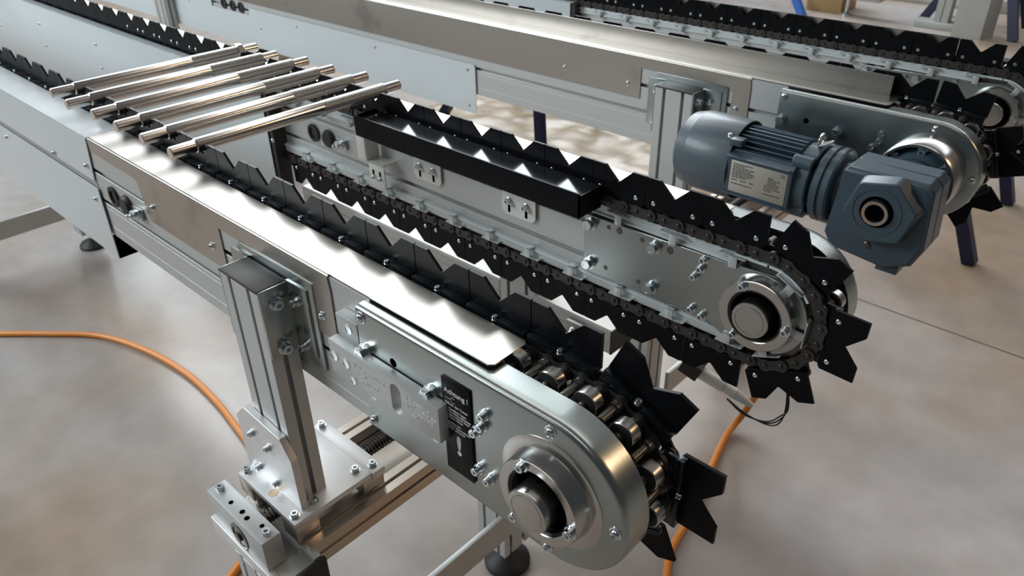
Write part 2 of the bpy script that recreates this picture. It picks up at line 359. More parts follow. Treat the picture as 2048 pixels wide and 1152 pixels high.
def strand(Y0, sg, label, kind):
    U = lambda p: (p[0], Y0+sg*p[1], p[2])
    Y = lambda u: Y0+sg*u
    out = NEG if sg < 0 else POS; inn = POS if sg < 0 else NEG
    root = thing('conveyor_beam', label, 'conveyor', (X0, Y0, 0), 'chain conveyor beams')
    B = lambda name, mb, mt, **k: mb.map(U).build(name, mt, root, **k)
    # aluminium profile with T-slots on both faces
    def notch(u, z, d): s_ = .0042; return [(u, z-s_), (u+d*.003, z-s_), (u+d*.003, z-.008), (u+d*.011, z-.008), (u+d*.011, z+.008), (u+d*.003, z+.008), (u+d*.003, z+s_), (u, z+s_)]
    sec = [(.0795, -.113)]+notch(.0795, -.0325, -1)+notch(.0795, .0335, -1)+[(.0795, .1035), (.070, .1035), (.070, .070), (.006, .070)]
    sec += [(p, -q) for p, q in notch(.006, -.0335, 1)]+[(p, -q) for p, q in notch(.006, .0335, 1)]+[(.006, -.070), (.070, -.070), (.070, -.113)]
    B('profile', new().prism(sec, 'x', XL, -.692), 'alu', bev=.0008)
    # thin ribs that catch light along the profile's outer face
    for z in (-.0475, -.0905):
        B('profile_rib', new().box(XL, -.70, .0790, .0800, z-.0004, z+.0004), 'alu_bright')
    # guide rails under the chain
    for s_ in (1, -1):
        a, c = sorted((s_*.0575, s_*.0770))
        B('guide_rail', new().box(XL, -.430, -.001, .0075, a, c, .001).box(XL, -.430, -.004, .0075, s_*.0605-.0015, s_*.0605+.0015), 'slide_rail')
    # lid over the chain and its folded-down skirt
    tr = kind in 'CD'
    lidz0, lidz1 = .1045, .1065
    skirt = [(-1.56, lidz1-.002), (-1.56, .080), (-1.372, .078), (-1.362, .070), (-1.350, .000), (-1.075, .000), (-1.075, .078), (-.835, .078), (-.822, .066), (-.822, .000), (-.778, .000), (-.778, .086), (-.781, lidz1-.002)]
    if kind == 'C': skirt = [(XL, lidz1-.002), (XL, .000)]+skirt[5:]
    lx = XL if kind == 'C' else -1.56
    lid = new()
    lid.prism([(lx, .017), (-.484, .017), (-.479, .022), (-.479, .073), (-.484, .0778), (-.778, .0778), (lx, .0778)], 'z', lidz0, lidz1)
    n = 6                                         # rounded fold
    arcp = [(.0778+.0042*math.sin(PI/2*i/n), lidz1-.0042+.0042*math.cos(PI/2*i/n)) for i in range(n+1)]
    arci = [(.0778+.0024*math.sin(PI/2*i/n), lidz1-.0042+.0024*math.cos(PI/2*i/n)) for i in range(n, -1, -1)]
    lid.prism(arcp+arci, 'x', lx, -.779)
    lid.prism([(a, b_-.002) for a, b_ in skirt], 'y', .0802, .0820)
    if tr: lid.box(XL, -.50, .0145, .0165, lidz0, .1475)
    B('lid', lid, 'stainless', smooth=40)
    for x, z in ((-1.3212, .0335), (-1.1123, .0307), (-.8082, .0291)) if kind in 'AC' else (): bolt(root, 'button', .0055, (x, Y(.082), z), out, 'screw')
    if kind in 'AC':
        if kind == 'A':
            pc = new().prism([(XL, .016), (-1.561, .016), (-1.561, .0820), (XL, .0820)], 'z', lidz0, lidz1)
            pc.prism([(XL, .0085), (-1.588, .0085), (-1.563, .1040), (XL, .1040)], 'y', .0815, .0832)
            B('upper_panel', pc, 'panel')
        pd = new()
        if kind == 'A': pd.prism([(XL, -.170), (-1.586, -.170), (-1.580, -.006), (XL, -.006)], 'y', .0830, .0848)
        else: pd.prism([(XL, -.174), (-1.672, -.174), (-1.668, -.168), (-1.668, -.028), (-1.672, -.022), (-2.95, -.022), (-2.95, -.050), (-3.25, -.050), (-3.25, -.022), (XL, -.022)], 'y', .0830, .0848)
        B('lower_panel', pd, 'panel')
        if kind == 'A':
            B('panel_end', new().box(-1.588, -1.584, .030, .0830, -.168, -.1135), 'hole')
            B('panel_gap', new().box(XL, -1.585, .0796, .0806, -.0055, .0085), 'frame_grey')
            sp = ((-2.13, -.030), (-1.787, .0176), (-1.603, .0385), (-1.609, -.0362))
        else: sp = ((-1.70, -.040), (-1.70, -.150), (-2.15, -.045), (-2.62, -.045), (-2.88, -.09), (-3.35, -.03), (-3.45, -.05), (-3.95, -.06))
        for x, z in sp: bolt(root, 'button', .0048, (x, Y(.0848), z), out, 'screw')
        if kind == 'C': pass
    else:
        B('upper_panel', new().prism([(XL, .017), (-1.561, .017), (-1.561, .0820), (XL, .0820)], 'z', lidz0, lidz1), 'white_sheet')
        pd = new(); pd.box(XL, -1.652, -.034, -.032, -.186, .0905, .0006); pd.box(XL, -1.652, -.033, -.008, .0885, .0905)
        B('inner_panel', pd, 'panel')
        if kind == 'B':
            for x, z in ((-3.55, -.0444), (-3.085, .027), (-3.09, -.0475), (-2.61, .032), (-2.615, -.042), (-1.632, -.0402)): bolt(root, 'button', .0048, (x, Y(-.034), z), inn, 'screw')
        B('panel_edge_shade', new().box(-1.70, -1.635, -.030, .004, -.19, .088), 'rubber')  # black block put in for the shade of the gap beside the panel
    # cable plugs and clamp bolts
    side, rot = (.0800, out) if kind in 'AC' else (.0055, inn)
    dd = 1 if kind in 'AC' else -1
    for i, x in enumerate((-1.507, -1.446) if kind != 'C' else (-3.15, -3.08, -3.015)):
        zz = -.002 if kind != 'C' else -.028
        p_ = new().ring(.021, .0135, side, side+dd*.0045, 'y', (x, zz), 28)
        if kind == 'C' or i == 0:
            p_.lathe([(.0135, side+dd*.0008), (.0135, side+dd*.0012)], 'y', (x, zz), 24)
        else: p_.lathe([(.0215, side), (.0215, side+dd*.004), (.017, side+dd*.010), (.012, side+dd*.0105)], 'y', (x, zz), 28)
        B('cable_plug', p_, 'rubber')
    if kind != 'C':
        q_ = B('clamp_block', new().box(-1.415, -1.379, *sorted((side, side+dd*.006)), -.012, .010, .001), 'zinc')
        for x in (-1.405, -1.389): bolt(q_, 'washer_nut', .0085, (x, Y(side+dd*.006), -.004 if x < -1.4 else .001), rot, 'nut')
    # outer head housing: pressed zinc shell with a rolled rim
    pr_ = [(.0935, .097), (.0965, .0963), (.0988, .0945), (.1001, .0918), (.1005, .088), (.1005, .082), (.1005, .058)]
    def outline(r, xl):
        pts = [(xl, -r)]
        for i in range(25): a = -PI/2+PI*i/24; pts.append((X0+r*math.cos(a), r*math.sin(a)))
        return pts+[(xl, r)]
    b_ = new(); rings = [outline(r, -.700) for r, u in pr_]+[outline(pr_[-1][0]-.002, -.700)]; us = [u for r, u in pr_]+[.058]
    rings += [outline(pr_[0][0]-.001, -.700)]; us += [.095]
    npt = len(rings[0]); vs = [(x, u, z) for rg, u in zip(rings, us) for x, z in rg]
    fs = [tuple(range(npt))]+[(k*npt+i, k*npt+i+1, (k+1)*npt+i+1, (k+1)*npt+i) for k in range(len(rings)-1) for i in range(npt-1)]
    fs.append(tuple((len(rings)-1)*npt+i for i in range(npt)))
    b_.add(vs, fs)
    shell = B('head_housing', b_, 'zinc', smooth=35)
    if kind in 'AC':
        bolt(shell, 'button', .0070, (-.690, Y(.0970), .0865), out, 'screw'); bolt(shell, 'button', .0060, (-.694, Y(.0970), -.085), out, 'screw')
        for x, z in ((X0, .0868), (X0+.0868, .003), (X0-.002, -.0868)): bolt(shell, 'button', .0060, (x, Y(.0970), z), out, 'screw')
        for x in (-.688, -.563): bolt(shell, 'hex', .0098, (x, Y(.0970), .036), out, 'bolt')
        new().lathe([(.0062, .0970), (.0062, .0973)], 'y', (-.633, .0444), 18).map(U).build('drilled_hole', 'hole', shell)
        for x, z in ((-.473, .0535), (-.476, .036), (-.487, .0215), (-.487, -.0385), (-.468, -.0425)): bolt(shell, 'cap_tall', .0056, (x, Y(.0970), z), out, 'bolt')
    # sprocket and shaft
    sp = new(); pts = []
    for i in range(88): a = 2*PI*i/88; r = (.083, .0865, .083, .0775)[i % 4]; pts.append((X0+r*math.cos(a), r*math.sin(a)))
    sp.prism(pts, 'y', .0045, .0100); sp.lathe([(.045, .010), (.045, .048)], 'y', (X0, 0), 32)
    B('sprocket', sp, 'steel_dark')
    if kind in 'A':
        d = B('bearing_housing', new().lathe([(.0712, .0966), (.0712, .0976), (.0705, .0980), (.0570, .0980), (.0560, .1000), (.0542, .1185), (.0535, .1195), (.0425, .1195), (.0415, .1185), (.0415, .104), (.030, .104)], 'y', (X0, 0), 56), 'machined', smooth=30)
        for a in (113, 232, 352): bolt(d, 'cap', .0058, (X0+.0478*math.cos(R(a)), Y(.1195), .0478*math.sin(R(a))), out, 'bolt')
        B('bearing_seal', new().ring(.0418, .0385, .1080, .1165, 'y', (X0, 0), 40), 'rubber'); B('bearing_gap_shade', new().ring(.0414, .0265, .1042, .1060, 'y', (X0, 0), 40), 'hole')  # black ring paints the shade at the bottom of the bore
        s_ = B('shaft', new().lathe([(.0268, .100), (.0268, .1340), (.0260, .1352), (.0215, .1354), (.0212, .1346), (.0206, .1346), (.0203, .1354), (.001, .1357)], 'y', (X0, 0), 48), 'steel', smooth=15)
        new().lathe([(.0035, .0262), (.0035, .0271)], 'z', (X0-.002, .112), 12).map(U).build('set_screw', 'hole', s_)
    # inner bearing plate
    b_ = new(); pts = [(-.702, -.053), (-.455, -.053), (-.428, -.066)]
    for i in range(13): a = -PI/2*.75+PI*.75*i/12; pts.append((X0+.070*math.cos(a), .070*math.sin(a)))
    pts += [(-.44, .0585), (-.702, .0535)]
    b_.prism(pts, 'y', -.0062, .0055)
    ip = B('bearing_plate', b_, 'zinc', bev=.0007)
    if kind in 'BD':
        for x, z in ((-.688, .040), (-.688, -.0345), (-.5625, .040), (-.5625, -.0345)): bolt(ip, 'hex', .0095, (x, Y(-.0062), z), inn, 'bolt')
        for x, z in ((-.475, .051), (-.4785, .034), (-.4875, .017), (-.486, -.0415), (-.467, -.0465)): bolt(ip, 'cap_tall', .0056, (x, Y(-.0062), z), inn, 'bolt')
        for x, z, r in ((-.652, .0442, .0042), (-.631, .0449, .0060), (-.5866, .0439, .0042), (-.535, .0437, .0062), (-.6544, -.0325, .0042), (-.5877, -.0335, .0042)):
            new().lathe([(r, -.0062), (r, -.0065), (r*.7, -.0066)], 'y', (x, z), 16).map(U).build('drilled_hole', 'steel_dark', ip)
        d = B('bearing_housing', new().lathe([(.0600, -.006), (.0590, -.0100), (.0560, -.0245), (.0548, -.0258), (.0425, -.0258), (.0415, -.0250), (.0415, -.010), (.030, -.010)], 'y', (X0, 0), 56), 'machined', smooth=30)
        for a in (119, 237, 357): bolt(d, 'cap', .0056, (X0+.0490*math.cos(R(a)), Y(-.0258), .0490*math.sin(R(a))), inn, 'bolt')
        B('bearing_seal', new().ring(.0418, .0385, -.0165, -.0235, 'y', (X0, 0), 40), 'rubber'); B('bearing_gap_shade', new().ring(.0414, .0276, -.0102, -.0120, 'y', (X0, 0), 40), 'hole')  # black ring again stands for shade deep in the bore
        B('shaft', new().lathe([(.0280, -.008), (.0280, -.0375), (.0272, -.0388), (.0225, -.0390), (.0222, -.0382), (.0216, -.0382), (.0213, -.0390), (.001, -.0393)], 'y', (X0, 0), 48), 'steel', smooth=15)
        # curved rail under the chain round the head
        rp = []
        for rr in (.0765, .0725):
            row = [(X0+rr*math.sin(R(a)), rr*math.cos(R(a))) for a in range(-2, 62, 4)]
            rp += row if rr > .075 else row[::-1]
        B('curved_rail', new().prism(rp, 'y', -.004, .0075).box(-.43, X0, -.004, .0075, .0725, .0765), 'slide_rail')
    return root

LABEL = {'A': 'nearest chain conveyor beam with white steel lid and black warning sign on its rounded end',
         'B': 'second chain conveyor beam behind the ground steel rods, inner plate with round bearing facing camera',
         'C': 'conveyor beam carrying the blue gear motor, folded stainless trough along its top',
         'D': 'farthest chain conveyor beam at the top right edge, behind the gear motor beam'}
YS = {'A': (0., -1), 'B': (.378, 1), 'C': (1.151, -1), 'D': (1.529, 1)}
beams = {k: strand(*YS[k], LABEL[k], k) for k in 'ABCD'}
chain(0., -1, 'black notched carriers on the nearest chain, head end toward the camera', -3.6, .30, 0, -.4393-X0, False, (-.35, .40), (-.16, .34), True)
chain(.378, 1, 'dark roller chain with black notched carriers on the beam under the black tray', -3.9, ARC+1.25, 0, -.4366-X0, True, (-1.42, ARC+1.25), (-.40, .24), True)
chain(1.151, -1, 'black carriers of the chain beside the blue gear motor, mostly behind the trough sheet', -2.4, .28, 0, -.469-X0, False, (-.30, .34), (-.14, .30), True)
chain(1.529, 1, 'dark roller chain with black carriers along the farthest beam', -2.9, .30, 0, -.441-X0, True, (-1.7, .35), (-.3, .2), True)

# ------------------------------------------------------------------ tension block and warning sign on the nearest beam
A = beams['A']
tb = thing('chain_tensioner', 'grey aluminium chain tensioner bar with oval slot and engraved lettering beside warning sign', 'tensioner', (-.64, -.10, 0))
ob = new().box(-.748, -.533, -.1145, -.0985, -.0165, .0368, .0012).build('tension_bar', 'alu', tb)
sl = [(-.612+.0105*math.cos(a)*(1), .0085+(.0135 if math.sin(a) >= 0 else -.0135)+.0105*math.sin(a)) for a in [2*PI*i/24 for i in range(24)]]
sl2 = [(-.609+.0060*math.cos(a), .0085+(.0115 if math.sin(a) >= 0 else -.0115)+.0060*math.sin(a)) for a in [2*PI*i/24 for i in range(24)]]
cut = new(); n = 24
cut.add([(x, -.116, z) for x, z in sl]+[(x, -.103, z) for x, z in sl2], [tuple(range(n)), tuple(range(2*n-1, n-1, -1))]+[(i, i+n, (i+1) % n+n, (i+1) % n) for i in range(n)])
cm_, cc = cut.mesh('slot_cutter', 'alu_bright', 0); cu_o = obj('slot_cutter', cm_, None, cc)
md = ob.modifiers.new('slot', 'BOOLEAN'); md.object = cu_o; md.operation = 'DIFFERENCE'; md.solver = 'EXACT'
dg = bpy.context.evaluated_depsgraph_get(); me2 = bpy.data.meshes.new_from_object(ob.evaluated_get(dg))
ob.modifiers.clear(); ob.data = me2; bpy.data.objects.remove(cu_o)
new().prism([(x+.0005, z) for x, z in [(-.609+.0050*math.cos(a), .0085+(.0095 if math.sin(a) >= 0 else -.0095)+.0050*math.sin(a)) for a in [2*PI*i/20 for i in range(20)]]], 'y', -.1034, -.1026).build('slot_opening', 'hole', ob)
new().box(-.6085, -.6058, -.1040, -.1034, -.001, .018).build('indicator', 'white_plastic', ob)
new().box(-.748, -.702, -.0975, -.0798, .0385, .0690, .001).build('clamp_block', 'alu', tb)
for x, z in ((-.7375, .0135), (-.7125, .0130)): bolt(tb, 'flat', .0078, (x, -.1146, z), NEG, 'screw')
bolt(tb, 'flat', .0078, (-.722, -.0976, .054), NEG, 'screw'); bolt(tb, 'flat', .0060, (-.701, -.1146, -.0095), NEG, 'screw')
for x in (-.668, -.549): bolt(tb, 'hex', .0080, (x, -.0975, -.0205), NEG, 'bolt')
text(ob, 'Kettenspannung\n  lösen\n    Spannung', .0095, (-.695, -.1148, .018), (1, 0, 0), (0, 0, 1), 'engraved', 'engraving')
text(ob, 'Kettenspanner\nzum Einstellen der\nKettenspannung\n  lösen', .0075, (-.592, -.1148, .021), (1, 0, 0), (0, 0, 1), 'engraved', 'engraving')
sg_ = tag(new().box(-.5405, -.4935, -.1000, -.0975, -.0665, .0755, .0008).build('warning_sign', 'black'), 'narrow black warning sign with white German lettering and exclamation mark', 'sign')
tx = lambda s_, size, x, z, bo=0: text(sg_, s_, size, (x, -.1002, z), (1, 0, 0), (0, 0, 1), 'white_ink', bold=bo)
tx('Achtung !', .0102, -.5360, .0555, .00012)
tx('Öffnen der Kette:', .0052, -.5355, .0385)
tx('1. Handbuch lesen\n2. Maschine stillsetzen\n3. Spanneinheit lösen\n4. Kette öffnen', .0046, -.5348, .0315)
tx('Maschine mit\ngelöster Spanneinheit\nimmer stillsetzen', .0046, -.5355, .0105)
tx('!', .040, -.5215, -.0330, .0012)
new().tube([(-.5215+.004*math.cos(a), -.1003, .0475+.004*math.sin(a)) for a in [R(40+i*28) for i in range(11)]], .0003, 5).tube([(-.535, -.1003, .0475), (-.526, -.1003, .0475)], .0002, 5).build('pictogram', 'white_ink', sg_)

# ------------------------------------------------------------------ ground steel rods across the first pair
rods = [(-1.2496, -.055, .442), (-1.3475, -.057, .437), (-1.4490, -.059, .423), (-1.5470, -.059, .425), (-1.6465, -.068, .409), (-1.7460, -.060, .417)]
VX = [-.4393-CP*k for k in range(8, 14)]
nm = ['frontmost', 'second', 'third', 'fourth', 'fifth', 'rearmost']
ZR = .1280+.0128*1.40
for i, (x_, ya, yb) in enumerate(rods):
    x = VX[i]
    L_ = 'frontmost of the six steel rods lying across the notches, ending above the black tray' if i == 0 else \
        ('rearmost steel rod across the notches, with a hexagonal nut near its far end' if i == 5 else '%s steel rod counted from the black tray, knurled far end, lying in the notches' % nm[i])
    t = thing('ground_rod', L_, 'rod', (x, (ya+yb)/2, ZR), 'ground steel rods')
    new().lathe([(.0095, ya), (.0106, ya+.0014), (.0106, ya+.044)], 'y', (x, ZR), 30).build('journal', 'chrome', t)
    new().lathe([(.0108, ya+.044), (.0126, ya+.0455), (.0128, ya+.047), (.0128, ya+.30), (.0128, ya+.306)], 'y', (x, ZR), 32).build('body', 'chrome', t)
    kn = new(); nn, hh = 48, int((yb-.040-ya-.306)/.0017); vs = []
    for j in range(hh+1):
        yy = ya+.306+(yb-.040-ya-.306)*j/hh
        for q in range(nn):
            rr = .0126+(.0008 if (q+j) % 2 else 0.); vs.append((x+rr*math.cos(2*PI*q/nn), yy, ZR+rr*math.sin(2*PI*q/nn)))
    fs = [(j*nn+q, j*nn+(q+1) % nn, (j+1)*nn+(q+1) % nn, (j+1)*nn+q) for j in range(hh) for q in range(nn)]
    kn.add(vs, fs+[tuple(range(nn)), tuple(range(hh*nn, hh*nn+nn))]).build('knurled_section', 'knurl', t, 0)
    new().lathe([(.0106, yb-.040), (.0106, yb-.0014), (.0094, yb)], 'y', (x, ZR), 30).build('journal', 'chrome', t)
    if i == 5:
        new().lathe([(.0145, yb-.056), (.0185, yb-.054), (.0185, yb-.040), (.0145, yb-.038)], 'y', (x, ZR), 24, {1, 2}).build('nut', 'zinc_bolt', t)

# ------------------------------------------------------------------ black drip tray on the second beam
tr = thing('drip_tray', 'long black drip tray bolted along the second conveyor beam', 'tray', (-.95, .338, .09))
b_ = new(); x0_, x1_, y0_, y1_, z0_, z1_ = -1.232, -.664, .3065, .3640, .0800, .1215
b_.box(x0_, x1_, y0_, y0_+.0035, z0_, z1_); b_.box(x0_, x1_, y1_-.003, y1_, z0_, z1_-.004); b_.box(x0_, x0_+.003, y0_, y1_, z0_, z1_); b_.box(x1_-.003, x1_, y0_, y1_, z0_, z1_-.004)
b_.build('tray_wall', 'carrier', tr, bev=.0005)
mat('tray_floor', (.050, .054, .064), .12, .85, .5, 14, stretch=(.3, 1, 1))
new().box(x0_+.003, x1_-.003, y0_+.0035, y1_-.003, z0_, z1_-.006).build('tray_base', 'tray_floor', tr)
for xa, xb, za, zb in ((-1.1475, -1.067, -.0105, .082), (-.900, -.818, -.0100, .082)):
    p_ = new().prism([(xa+.008, za), (xb-.008, za), (xb, za+.008), (xb, zb), (xa, zb), (xa, za+.008)], 'y', .3785, .3815)
    p_.box(xa, xb, .320, .3815, .0770, .0798)
    br = p_.build('tray_bracket', 'white_sheet', tr, bev=.0005)
    for x in (xa+.018, xb-.022):
        new().box(x-.0028, x+.0028, .3780, .3786, -.004, .018).build('slot', 'hole', br)
        bolt(br, 'cap_tall', .0062, (x, .3785, .0190), NEG, 'bolt')
p_ = new().box(-1.262, -1.212, .350, .353, -.048, .004, .0008); p_.box(-1.262, -1.212, .350, .384, .002, .005); p_.box(-1.290, -1.262, .3455, .3485, .004, .062, .0006); p_.box(-1.264, -1.261, .350, .380, .004, .060)
br = p_.build('tray_bracket', 'white_sheet', tr)
for x in (-1.248, -1.226):
    new().box(x-.003, x+.003, .3495, .3500, -.036, -.012).build('slot', 'hole', br); bolt(br, 'button', .0058, (x, .3498, -.029), NEG, 'bolt')
bolt(tr, 'cap_tall', .0062, (-1.292, .371, .030), NEG, 'bolt')

# ------------------------------------------------------------------ support stands
def post_bracket(t, x0_, x1_, yp, sg):
    """angle bracket joining a post to the beam face at yp; sg = direction from the beam to the post"""
    s = sg
    yb = lambda u: yp+s*u
    for xa, d in ((x1_, 1), (x0_, -1)):
        p_ = new()
        p_.box(*sorted((xa, xa+d*.004)), *sorted((yb(.004), yb(.054))), -.0555, .0600, .0006)
        p_.box(*sorted((xa, xa+d*.050)), *sorted((yb(.004), yb(.008))), -.0555, .0615, .0006)
        br = p_.build('angle_bracket', 'zinc', t)
        for z in (.0345, -.0430):
            bolt(br, 'cap', .0082, (xa+d*.004, yb(.0315), z), (0, d*PI/2, 0), 'bolt')
            bolt(br, 'cap_tall', .0062, (xa+d*.024, yb(.008), z), NEG if s < 0 else POS, 'bolt')
    p_ = new().box(x0_-.030, x1_+.062, *sorted((yb(.0005), yb(.004))), -.075, .0755, .0008)
    p_.build('mounting_plate', 'zinc', t)
def stand(dx, dy, label, full, cap='black'):
    t = thing('support_stand', label, 'stand', (-.93+dx, .19+dy, FL), 'conveyor support stands')
    xa, xb = -.9845+dx, -.8825+dx; xm = (xa+xb)/2
    ya, yb = -.1340+dy, -.0880+dy
    zp = -.352
    po = new().prism(slot_poly(xb-xa, yb-ya, 2, 1, .0082, .010, (xm, (ya+yb)/2)), 'z', zp, .0560).build('post', 'alu', t, bev=.0006)
    new().box(xa-.0012, xb+.0012, ya-.0012, yb+.0012, .0560, .0615, .0022).build('post_cap', 'cap', t)
    post_bracket(t, xa, xb, -.0800+dy, -1)
    y2a, y2b = .4520+dy+(.0055 if dy else 0), .4980+dy
    new().prism(slot_poly(xb-xa, y2b-y2a, 2, 1, .0082, .010, (xm, (y2a+y2b)/2)), 'z', zp, .0560).build('post', 'alu', t, bev=.0006)
    new().box(xa-.0012, xb+.0012, y2a-.0012, y2b+.0012, .0560, .0615, .0022).build('post_cap', 'cap', t)
    # width-adjusting axis below
    ax = thing  # (kept as parts of the stand)
    for k, (yy, d) in enumerate((((ya+yb)/2, 1), ((y2a+y2b)/2, -1))):
        yf = ya-.0005 if d > 0 else y2b+.0005         # outer face of the post
        g = [(xa-.0450, zp), (xb+.0155, zp), (xb+.0155, -.243), (xb-.008, -.2085), (xa-.012, -.2025), (xa-.045, -.236)]
        gp = new().prism(g, 'y', *sorted((yf, yf-d*.0125))).build('gusset_plate', 'alu_bright', t, bev=.0008)
        if d > 0:
            for x, z in ((xa+.0015, -.2500), (xb-.0520, -.2530), (xa-.002, -.3290), (xb-.0530, -.3330)): bolt(gp, 'cap_tall', .0056, (x, yf-.0125, z), NEG, 'bolt')
        p1, p2 = sorted((yf-d*.0380, yf+d*.1180)); q1, q2 = sorted((yf+d*.1180, yf+d*.1450))
        cp = new().box(xa-.041, xb+.0320, p1, p2, zp-.011, zp, .0008).build('carriage_plate', 'alu_bright', t)
        new().box(xa-.043, xb+.0350, q1, q2, zp-.014, zp, .0008).build('carriage_plate', 'alu_bright', t)
        if d > 0:
            for x, y in ((-1.0178+dx, yf+.1315), (-.8640+dx, yf+.1315), (-.8757+dx, yf+.1030), (-.8700+dx, yf+.012), (-.8665+dx, yf-.027), (-1.018+dx, yf-.025), (-1.018+dx, yf+.105)): bolt(cp, 'cap', .0066, (x, y, zp), UPR, 'bolt')
            new().lathe([(.0085, zp+.0002), (.0085, zp+.0004)], 'z', (-.938+dx, yf-.022), 20).build('drilled_hole', 'bronze', cp)
        for x in (xa-.030, xb+.004):
            for y in (yf-d*.015, yf+d*.122): new().box(x-.017, x+.026, y-.022, y+.022, zp-.046, zp-.012, .001).build('slide_block', 'axis_alu', t)
    yend = ya-.101; yfar = y2b+.10
    for x0, x1 in ((xa-.052, xa-.010), (xb+.010, xb+.052)):
        p_ = new().prism(slot_poly(x1-x0, .050, 1, 1, .007, .008, ((x0+x1)/2, zp-.072)), 'y', yend+.07, yfar)
        p_.build('axis_rail', 'axis_alu', t, bev=.0005)
    new().box(xa-.012, xb+.012, yend+.03, yfar, zp-.097, zp-.078).build('axis_base', 'axis_alu', t)
    hx = []
    for i in range(0, 600):
        a = i*PI/5; hx.append((xm+.0110*math.cos(a), -.02+dy+i*.00065, zp-.036+.0110*math.sin(a)))
    sp = new().lathe([(.0080, yend+.01), (.0080, yfar-.01)], 'y', (xm, zp-.036), 16).build('spindle', 'bronze', t)
    new().tube(hx, .0020, 5).build('spindle_thread', 'steel_dark', sp)
    new().tube([(p[0], p[1]-hx[0][1]+yend+.03, p[2]) for p in hx[:150]], .0022, 5).build('spindle_thread', 'steel_dark', sp)
    if full:
        e = new().box(xa-.055, xb+.018, yend+.008, yend+.043, zp-.075, zp-.010, .0012).build('bearing_block', 'alu', t)
        for x, y in ((xa-.040, yend+.026), (xb+.004, yend+.026)): bolt(e, 'cap', .0075, (x, y, zp-.0125), UPR, 'bolt')
        for x, y, r in ((xa+.002, yend+.022, .0042), (xa+.035, yend+.024, .0048), (xa+.053, yend+.022, .0048), (xb-.016, yend+.030, .0042)):
            new().lathe([(r, zp-.0101), (r, zp-.0097)], 'z', (x, y), 14).build('drilled_hole', 'hole', e)
        k_ = new().ring(.026, .020, yend+.008, yend+.006, 'y', (xm-.012, zp-.052), 26); k_.lathe([(.020, yend+.0078), (.020, yend+.0074)], 'y', (xm-.012, zp-.052), 24); k_.lathe([(.009, yend+.0074), (.009, yend+.003)], 'y', (xm-.012, zp-.052), 18)
        k_.build('spindle_bearing', 'steel_dark', e)
        new().box(xa-.060, xb+.058, yend+.002, yend+.016, zp-.118, zp-.074, .002).build('end_plate', 'alu_bright', t)
        new().box(xa-.055, xb+.070, yend+.016, yend+.080, zp-.082, zp-.0765).build('end_cover', 'alu', t)
        new().box(xb+.070, xb+.079, yend+.002, yend+.082, zp-.125, zp-.056, .002).build('end_stop', 'rubber', t)
        new().box(xb+.030, xb+.069, yend+.064, yend+.078, zp-.0765, zp-.054).build('stop_block', 'alu', t)
    for y in (yend+.045, .380+dy):
        new().prism(slot_poly(.088, .088, 2, 2, .0082, .010, (xm+.010, y)), 'z', FL+.075, zp-.098).build('leg', 'alu', t, bev=.0006)
        ft = new().lathe([(.058, FL), (.058, FL+.010), (.050, FL+.020), (.020, FL+.034), (.016, FL+.036)], 'z', (xm+.018, y), 32).build('foot', 'rubber', t)
        new().lathe([(.0085, FL+.03), (.0085, FL+.08)], 'z', (xm+.018, y), 14).build('levelling_screw', 'zinc_bolt', ft)
        new().lathe([(.015, FL+.050), (.015, FL+.062)], 'z', (xm+.018, y), 24, {0, 1}).build('nut', 'zinc_bolt', ft)
    new().box(-.866+dx, -.853+dx, yend+.09, .338+dy, -.815, -.740, .001).build('cross_bar', 'alu', t)
    return t
stand(0, 0, 'support stand under the first conveyor pair with spindle axis, nearest the camera', True)
stand(-.012, 1.151, 'support stand of the gear motor conveyor, black capped post left of the motor', False)
stand(-2.55, 0, 'rear support stand of the first conveyor pair, cross bar visible at left edge', False)
stand(-2.72, 1.151, 'rear support stand of the gear motor conveyor, slotted posts at the top left', False)
# tie beam beyond the lower chain
tie = thing('tie_beam', 'white topped aluminium beam running below the second conveyor between posts', 'beam', (-1.2, .475, -.25))
for a, c in ((-1.72, -.985), (-.882, -.690)):
    new().prism([(.4505, -.275), (.5200, -.275), (.5200, -.2255), (.5170, -.2225), (.4540, -.2225), (.4505, -.2260), (.4505, -.247), (.4530, -.248), (.4530, -.251), (.4505, -.252)], 'x', a, c).build('rail', 'white_sheet', tie)
q_ = new().box(-.790, -.748, .4380, .4505, -.268, -.232, .001).build('connector', 'frame_grey', tie); bolt(q_, 'cap', .0085, (-.768, .4380, -.252), NEG, 'bolt')
new().box(-.690, -.687, .4500, .5200, -.276, -.222).build('end_cap', 'rubber', tie)

# ------------------------------------------------------------------ gear motor
gm = thing('gear_motor', 'blue grey electric gear motor with nameplate bolted to the third beam', 'motor', (-.55, .885, -.12))
def gp_(name, mb, mt='motor', **k): return mb.build(name, mt, gm, **k)
AY, AZ = .897, -.012
gp_('mounting_flange', new().lathe([(.0700, 1.046), (.0760, 1.054), (.0760, .990), (.0730, .984), (.0680, .984), (.0680, 1.04)], 'y', (X0, 0), 56), 'machined', smooth=30)
gp_('gear_flange', new().lathe([(.0665, 1.030), (.0665, 1.010), (.060, 1.004), (.045, .985), (.042, .92)], 'y', (X0, 0), 40))
for a in (35, 145, 90): bolt(gm, 'cap', .0075, (X0+.056*math.cos(R(a)), 1.003, .056*math.sin(R(a))), NEG, 'bolt')
